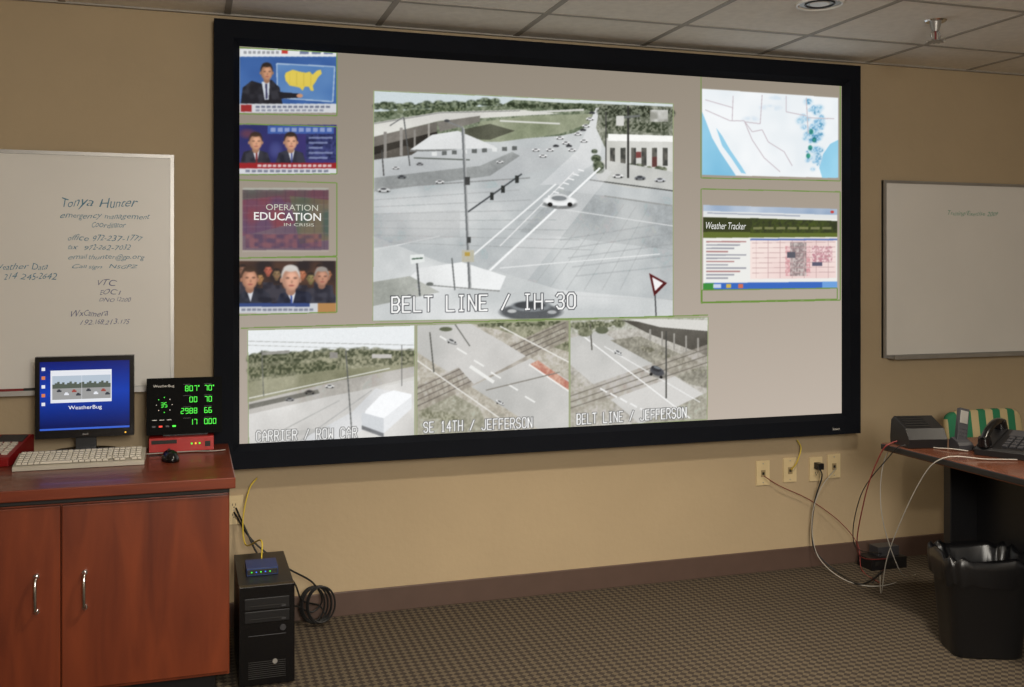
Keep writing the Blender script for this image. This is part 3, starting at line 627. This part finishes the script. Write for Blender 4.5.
def half(k): 
    z=.036*math.sin(k*math.pi/2); q=math.cos(k*math.pi/2)**.6 if k<1 else .02
    return [(.03*q*math.cos(t),.055*q*math.sin(t),z) for t in [2*math.pi*i/24 for i in range(24)]]
ms.loft([half(k) for k in(0,.2,.4,.6,.8,.95,1)],'blackgloss',T=T); ms.box(-.003,.003,.015,.035,.03,.037,'darkgrey',T)
ms.tube([(0,.054,.008),(-.02,.08,.006),(-.06,.09,.006)],.002,'cblack',T=T); ms.finish()
# phones
def phone(name,T,body,hand,extra=True):
    p=MB(name); p.prism([(-.11,0),(.11,0),(.11,.075),(.09,.08),(-.1,.03),(-.11,.022)],-.09,.09,body,T)
    sl=math.atan2(.05,.19); TT=T@Matrix.Translation((0,-.1,.03))@Matrix.Rotation(sl,4,'X')
    p.box(-.01,.082,.13,.185,0,.004,'darkgrey',TT)
    for i in range(4):
        for j in range(3): p.box(.0+j*.027,.02+j*.027,.02+i*.026,.038+i*.026,0,.007,'darkgrey' if extra else 'key',TT)
    p.box(-.085,-.03,.0,.19,0,.008,body,TT)
    pts=[(-.058,.0,.028),(-.058,.05,.045),(-.058,.1,.05),(-.058,.15,.045),(-.058,.2,.028)]
    p.tube(pts,.015,hand,12,6,TT)
    for y_ in(.012,.19): p.cyl((-.058,y_,.006),(-.058,y_,.036),.026,.022,hand,20,TT)
    co=[]
    for i in range(90): t=i/90; a_=t*math.pi*2*14; co.append(Vector((-.095-.03*math.sin(t*math.pi)+.006*math.cos(a_),-.08+t*.16,.008+.006*math.sin(a_))))
    p.sweep(co,.0018,hand,5,False,T)
    return p.finish(.003)
phone('desk_telephone',RT(-.665,-.23,CT+.001,math.radians(-14)),'red','red',False)
# ------------------------------------------------------------------ weather console + red box
rb=MB('network_appliance'); rb.box(-.148,.082,-.26,-.11,CT+.006,CT+.058,'redbox')
for x_ in(-.13,.06):
    for y_ in(-.24,-.13): rb.cyl((x_,y_,CT),(x_,y_,CT+.007),.008,.008,'black',12)
for k,mm in enumerate(('green_e','amber_e','green_e')): rb.box(.0+k*.014,.006+k*.014,-.2615,-.26,CT+.03,CT+.036,mm)
rb.box(-.14,-.05,-.2612,-.26,CT+.036,CT+.05,'slot'); rb.box(.05,.07,-.2612,-.26,CT+.02,CT+.04,'slot')
rb.finish(.003)
wc=MB('weather_station_console'); z0=CT+.059
tilt=Matrix.Translation((0,-.2,z0))@Matrix.Rotation(math.radians(-6),4,'X')
wc.box(-.158,.113,-.04,.02,.004,.215,'matte',tilt); wc.box(-.148,.103,-.043,-.04,.014,.205,'matte',tilt); wc.box(-.1,.06,-.02,.07,0,.02,'black',Matrix.Translation((0,-.2,z0)))
ye=-.0445
rows=[('807o','70o'),('00','70'),('2988','66'),('17','0.00')]
for i,(l_,r_) in enumerate(rows):
    zb_=.163-i*.042
    n_l=sum(c!='o' and c!='.' for c in l_); wc.seg7(l_,.026-n_l*.0156,zb_,.012,.021,ye,'green_e',tilt); wc.seg7(r_,.048,zb_,.012,.021,ye,'green_e',tilt)
    for xq in(-.03,.045): wc.box(xq+.002,xq+.03,ye,ye+.001,zb_+.025,zb_+.0265,'darkgrey',tilt)
for k in range(8):
    t=2*math.pi*k/8; wc.box(-.095+.028*math.cos(t)-.0015,-.095+.028*math.cos(t)+.0015,ye,ye+.001,.115+.028*math.sin(t)-.0015,.115+.028*math.sin(t)+.0015,'green_e' if k in(2,3,6) else 'alu',tilt)
wc.seg7('35',-.108,.106,.01,.018,ye,'green_e',tilt); wc.text('WeatherBug',-.135,-.06,.178,.19,ye,'white',0,tilt)
for k in range(4): wc.box(-.138+k*.024,-.126+k*.024,ye,ye+.001,.032,.038,'red_e' if k==1 else ('green_e' if k==3 else 'darkgrey'),tilt)
for k in range(3): wc.box(-.138+k*.026,-.122+k*.026,ye,ye+.001,.058,.06,'alu',tilt)
wc.finish(.002)
# ------------------------------------------------------------------ computer tower
tw_=MB('computer_tower'); x0,x1,y0,y1,zt_=.158,.345,-.64,-.2,.345
tw_.box(x0,x1,y0+.03,y1,.012,zt_,'black'); tw_.box(x0,x1,y0,y0+.029,.008,zt_+.004,'blackgloss')
for z in(.27,.225): tw_.box(x0+.018,x1-.018,y0-.003,y0,z,z+.038,'black'); tw_.box(x0+.03,x1-.03,y0-.0045,y0-.003,z+.01,z+.013,'slot'); tw_.box(x1-.045,x1-.03,y0-.005,y0-.003,z+.004,z+.009,'darkgrey')
tw_.cyl((x1-.04,y0,.2),(x1-.04,y0-.004,.2),.011,.01,'darkgrey',20)
for k in range(9): tw_.box(x0+.03,x1-.03,y0-.001,y0+.001,.03+k*.007,.0325+k*.007,'slot')
tw_.cyl((x0+.12,y0,.085),(x0+.12,y0-.003,.085),.009,.008,'alu',24); tw_.box(x0+.03,x1-.03,y0-.0015,y0,.178,.18,'darkgrey')
for x_ in(x0+.02,x1-.04):
    for y_ in(y0+.05,y1-.05): tw_.box(x_,x_+.02,y_,y_+.03,0,.012,'black')
tw_.finish(.004)
rt=MB('network_router'); rt.box(.19,.3,-.5,-.38,.346,.372,'blue'); rt.box(.192,.298,-.502,-.5,.35,.368,'black')
for k in range(5): rt.box(.205+k*.016,.21+k*.016,-.5035,-.502,.357,.361,'blue_e' if k%2 else 'green_e')
rt.finish(.002)
# ------------------------------------------------------------------ wall plates
def plate(px,py,kind,w_=.072,h_=.116):
    x_,z_=S(px,py,.005); p=MB('wall_outlet' if kind=='o' else 'data_jack_plate')
    p.box(x_-w_/2,x_+w_/2,-.006,0,z_-h_/2,z_+h_/2,'plate')
    if kind=='o':
        for s_ in(1,-1):
            zz=z_+s_*.02; p.box(x_-.016,x_+.016,-.008,-.006,zz-.014,zz+.014,'plate'); 
            for q_ in(-.006,.006): p.box(x_+q_-.0012,x_+q_+.0012,-.0085,-.008,zz-.002,zz+.007,'slot')
            p.cyl((x_,-.008,zz-.008),(x_,-.0085,zz-.008),.0025,.0025,'slot',10)
        p.cyl((x_,-.006,z_),(x_,-.0075,z_),.003,.003,'alu',12)
    else:
        p.box(x_-.012,x_+.012,-.0085,-.006,z_-.018,z_+.014,'plate_d'); p.box(x_-.006,x_+.006,-.009,-.0085,z_-.008,z_+.004,'slot')
        for s_ in(1,-1): p.cyl((x_,-.006,z_+s_*.045),(x_,-.0075,z_+s_*.045),.003,.003,'alu',12)
    p.finish(.0015); return x_,z_
plate(763,473,'d'); plate(790,470,'d'); ox,oz=plate(816,469,'o'); plate(834,466,'d'); plate(234,510,'o')
# ------------------------------------------------------------------ cables
def cables(name,lst,extra=None):
    b_=MB(name)
    for pts,r,m in lst: b_.tube(pts,r,m,8,8)
    if extra: extra(b_)
    return b_.finish()
cables('network_cable',[([W3(797,440,.02),W3(801,448,.03),W3(797,462,.04),W3(791,470,.012)],.0028,'cyellow')])
cables('cable_bundle',[
 ([W3(817,466,.05),W3(822,476,.06),W3(815,500,.05),W3(812,530,.05),W3(816,552,.08),FL(840,574,.006),FL(862,584,.006),FL(885,570,.006)],.0035,'cblack'),
 ([W3(764,476,.015),W3(780,486,.03),W3(810,500,.03),W3(840,522,.05),W3(858,545,.08),FL(862,570,.006),FL(880,583,.006)],.002,'cred'),
 ([W3(836,468,.015),W3(820,490,.06),W3(812,520,.07),W3(818,556,.1),FL(845,580,.005),FL(880,586,.005),FL(915,575,.005),(2.9,-.62,.15),(2.74,-.7,.45),(2.73,-.77,.71),(2.8,-.98,.745),(2.86,-1.06,.745)],.002,'cwhite'),
 ([FL(872,580,.005),FL(892,560,.02),(2.78,-.5,.2),(2.66,-.7,.5),(2.66,-.8,.7),(2.69,-.83,.747),(2.74,-.85,.76)],.0024,'cred'),
 ([FL(872,583,.005),FL(890,556,.02),(2.80,-.45,.22),(2.67,-.66,.5),(2.665,-.85,.7),(2.68,-.9,.747),(2.75,-.93,.748)],.002,'cblack'),
 ([(2.9,-1.26,.745),(2.8,-1.22,.745),(2.672,-1.14,.742),(2.66,-1.02,.62),(2.7,-.8,.3),(2.82,-.6,.06),FL(880,575,.005)],.002,'cwhite')],
 lambda b_:(b_.box(ox-.014,ox+.014,-.05,-.009,oz+.004,oz+.034,'black')))
def coil(b_):
    for k in range(5): b_.ring((.47+.008*k,-.075-.012*k,.082+.003*k),.05+.004*(k%3),.072+.003*(k%2),.0038,'cblack','Y')
cables('cable_coil',[
 ([W3(257,478,.03),W3(249,490,.05),W3(243,520,.08),W3(246,545,.12),(.25,-.34,.43),(.25,-.375,.37)],.0028,'cyellow'),
 ([W3(236,508,.02),W3(246,530,.09),W3(262,560,.12),W3(292,580,.12),W3(302,600,.1),W3(320,606,.06),(.53,-.08,.02)],.0038,'cblack'),
 ([W3(234,512,.02),W3(252,540,.1),W3(284,566,.12),W3(312,582,.1),W3(322,600,.08),W3(312,612,.08),W3(296,606,.1),(.36,-.17,.1)],.0038,'cblack')],coil)
ps=MB('power_adapter'); px_=S(884,540,.12); ps.box(px_[0]-.1,px_[0]+.1,-.16,-.05,0,.055,'black'); ps.box(px_[0]-.04,px_[0]+.08,-.13,-.06,.055,.1,'darkgrey')
for k in range(3): ps.box(px_[0]-.085+k*.05,px_[0]-.055+k*.05,-.162,-.16,.02,.04,'slot')
ps.finish(.004)
# ------------------------------------------------------------------ right table
TX0,TX1,TYB,TYF,TZ=2.68,3.44,-.78,-2.4,.74
tb=MB('conference_table'); tb.box(TX0,TX1,TYF,TYB,TZ-.03,TZ,'tablewood'); tb.box(TX0-.003,TX1+.003,TYF-.003,TYB+.003,TZ-.026,TZ-.004,'black')
for y_ in(-.9,-2.28):
    tb.box(2.9,3.22,y_-.02,y_+.02,.04,TZ-.03,'black'); tb.box(2.88,3.36,y_-.03,y_+.03,.006,.045,'black'); tb.box(2.76,3.36,y_-.03,y_+.03,TZ-.05,TZ-.03,'black')
    for x_ in(2.9,3.34): tb.cyl((x_,y_,0),(x_,y_,.01),.018,.018,'darkgrey',14)
tb.box(3.03,3.06,-2.26,-.92,.35,TZ-.03,'black'); tb.finish(.003)
dv=MB('speakerphone_console'); T=RT(2.782,-.875,TZ+.001,math.radians(-12))
dv.prism([(-.075,0),(.075,0),(.08,.02),(.07,.095),(.045,.112),(-.05,.075),(-.078,.035)],-.08,.08,'black',T)
for k in range(5): dv.box(-.07,.03,.035-k*.018-.002,.035-k*.018+.002,.109-k*.0068,.112-k*.0068,'slot',T)
dv.finish(.008,3)
ch=MB('cordless_handset'); T=RT(2.88,-1.0,TZ+.001,math.radians(-10))
ch.prism([(-.035,0),(.035,0),(.038,.03),(.02,.045),(-.025,.03),(-.036,.02)],-.03,.03,'darkgrey',T)
TT=T@Matrix.Translation((0,.005,.03))@Matrix.Rotation(math.radians(-14),4,'X')@Matrix.Rotation(math.radians(14),4,'Y')
ch.box(-.02,.02,-.011,.011,0,.13,'darkgrey',TT); ch.box(-.016,.016,-.0125,-.011,.07,.12,'alu',TT)
for i in range(3):
    for j in range(3): ch.box(-.015+j*.012,-.007+j*.012,-.0125,-.011,.018+i*.014,.026+i*.014,'darkgrey',TT)
ch.finish(.004)
phone('desk_telephone',RT(2.98,-1.14,TZ+.001,math.radians(-62)),'black','blackgloss')
# ------------------------------------------------------------------ bin
wb=MB('waste_bin'); T=RT(2.86,-1.12,0,math.radians(-22))
def se(a_,b_,z,n=96,e_=.4,jit=0,ph=0):
    out=[]
    for i in range(n):
        t=2*math.pi*i/n; c_,s_=math.cos(t),math.sin(t)
        j=1+jit*(math.sin(t*7+ph)*.5+math.sin(t*17+ph*3)*.35+math.sin(t*29+ph*5)*.2)
        out.append((a_*math.copysign(abs(c_)**e_,c_)*j,b_*math.copysign(abs(s_)**e_,s_)*j,z+jit*.2*math.sin(t*11+ph*2)))
    return out
wb.loft([se(.125,.1,0),se(.128,.103,.006),se(.155,.128,.34),se(.16,.132,.345),se(.16,.132,.355),se(.15,.123,.355),se(.12,.095,.02)],'black',cap1=True,T=T)
wb.loft([se(.16,.132,.275,jit=.04,ph=1),se(.164,.135,.3,jit=.03,ph=1.3),se(.166,.137,.34,jit=.025,ph=1.6),se(.165,.136,.368,jit=.03,ph=2),se(.155,.128,.375,jit=.04,ph=2.2),se(.145,.118,.355,jit=.05,ph=2.6),se(.13,.105,.28,jit=.06,ph=3),se(.11,.09,.2,jit=.06,ph=3.3),se(.05,.04,.15,jit=.06,ph=3.6)],'bag',cap0=False,T=T)
wb.finish()
# ------------------------------------------------------------------ office chair (low striped back toward the screen wall)
oc=MB('office_chair'); T=RT(3.69,-.5,0,0)
def pad(cx,cy,cz,a_,b_,h_,tilt_,m):
    TT=T@Matrix.Translation((cx,cy,cz))@Matrix.Rotation(tilt_,4,'X')
    oc.loft([se(a_*k,b_*k,z,40,.4) for k,z in((.9,-h_/2),(1,-h_*.25),(1,h_*.25),(.93,h_/2))],m,T=TT)
pad(0,-.02,.46,.23,.21,.07,0,'fabric')
pad(0,.25,.655,.225,.11,.055,math.radians(90-8),'stripe')
oc.tube([(0,.08,.42),(0,.24,.42),(0,.3,.5),(0,.285,.66)],.02,'black',10,8,T)
oc.cyl((0,0,.1),(0,0,.3),.03,.03,'black',20,T); oc.cyl((0,0,.3),(0,0,.42),.018,.018,'chrome',16,T); oc.box(-.09,.09,-.09,.09,.4,.43,'black',T)
for k in range(5):
    t=2*math.pi*k/5+.6; ex,ey=.27*math.cos(t),.27*math.sin(t)
    oc.cyl((0,0,.12),(ex,ey,.075),.028,.016,'black',14,T); oc.cyl((ex,ey,.085),(ex,ey,.05),.01,.01,'black',10,T)
    for s_ in(-1,1): oc.cyl((ex+s_*.006*math.sin(t),ey-s_*.006*math.cos(t),.026),(ex+s_*.024*math.sin(t),ey-s_*.024*math.cos(t),.026),.026,.026,'black',18,T)
oc.finish()
# ------------------------------------------------------------------ ceiling fittings
def downlight(x_,y_,r=.09):
    d=MB('recessed_downlight'); z=CEIL
    d.ring((x_,y_,z-.004),r-.005,r-.005,.007,'lens','Z',40,8); d.cyl((x_,y_,z-.001),(x_,y_,z-.004),r-.012,r-.012,'alu',36)
    d.ring((x_,y_,z-.005),r*.6,r*.6,.004,'darkgrey','Z',32,6); d.cyl((x_,y_,z-.003),(x_,y_,z-.007),r*.45,r*.4,'lens',28); d.finish()
downlight(2.31,-.89)
sp=MB('fire_sprinkler'); x_,y_=2.93,-.8; z=CEIL
sp.cyl((x_,y_,z),(x_,y_,z-.006),.045,.04,'chrome',28); sp.cyl((x_,y_,z-.006),(x_,y_,z-.045),.024,.014,'alu',20); 
for s_ in(1,-1): sp.tube([(x_+s_*.012,y_,z-.045),(x_+s_*.022,y_,z-.058),(x_+s_*.016,y_,z-.075),(x_,y_,z-.085)],.004,'alu',8)
sp.cyl((x_,y_,z-.045),(x_,y_,z-.08),.004,.004,'cred',10); sp.cyl((x_,y_,z-.083),(x_,y_,z-.088),.024,.03,'alu',24)
for k in range(12):
    t=2*math.pi*k/12; sp.box(-.0035,.0035,.024,.04,-.001,.001,'alu',Matrix.Translation((x_,y_,z-.087))@Matrix.Rotation(t,4,'Z'))
sp.finish()
# ------------------------------------------------------------------ lights
def spot(x_,y_,p,size=110,blend=.6,col=(1,.89,.73)):
    l=bpy.data.lights.new('downlight_lamp','SPOT'); l.energy=p; l.spot_size=math.radians(size); l.spot_blend=blend; l.color=col; l.shadow_soft_size=.1
    o=bpy.data.objects.new('downlight_lamp',l); o.location=(x_,y_,CEIL-.03); sc.collection.objects.link(o)
for x_,y_,p in((.9,-1.7,165),(2.2,-1.7,165),(3.8,-1.9,60)):
    spot(x_,y_,p); downlight(x_,y_)
def area(name,loc,sx,sy,p,col,tgt):
    l=bpy.data.lights.new(name,'AREA'); l.shape='RECTANGLE'; l.size=sx; l.size_y=sy; l.energy=p; l.color=col
    o=bpy.data.objects.new(name,l); o.location=loc; sc.collection.objects.link(o)
    o.rotation_euler=(Vector(tgt)-Vector(loc)).to_track_quat('-Z','Y').to_euler()
area('ceiling_fill_light',(.8,-5.0,CEIL-.05),2.4,.6,60,(1,.92,.8),(.8,-5.0,0))  # added ambient fill under the unseen rear ceiling, no fixture behind it
area('rear_fill_light',(.5,-5.4,1.95),.8,.8,105,(1,.94,.85),(1.6,0,.35))  # unseen fill light, added behind the camera to brighten the screen wall
w=bpy.data.worlds.new('World'); sc.world=w; w.use_nodes=True; w.node_tree.nodes['Background'].inputs[0].default_value=(.9,.85,.75,1); w.node_tree.nodes['Background'].inputs[1].default_value=.05
# ------------------------------------------------------------------ camera
cd=bpy.data.cameras.new('camera'); cam=bpy.data.objects.new('camera',cd); sc.collection.objects.link(cam)
cam.location=(0,-CD,CH); cam.rotation_euler=(math.radians(90),0,-A); cd.sensor_width=36; cd.lens=F/1024*36; cd.shift_y=-(343.5-HZ)/1024
cd.clip_start=.05; sc.camera=cam
sc.view_settings.view_transform='Standard'; sc.view_settings.look='None'; sc.view_settings.exposure=0
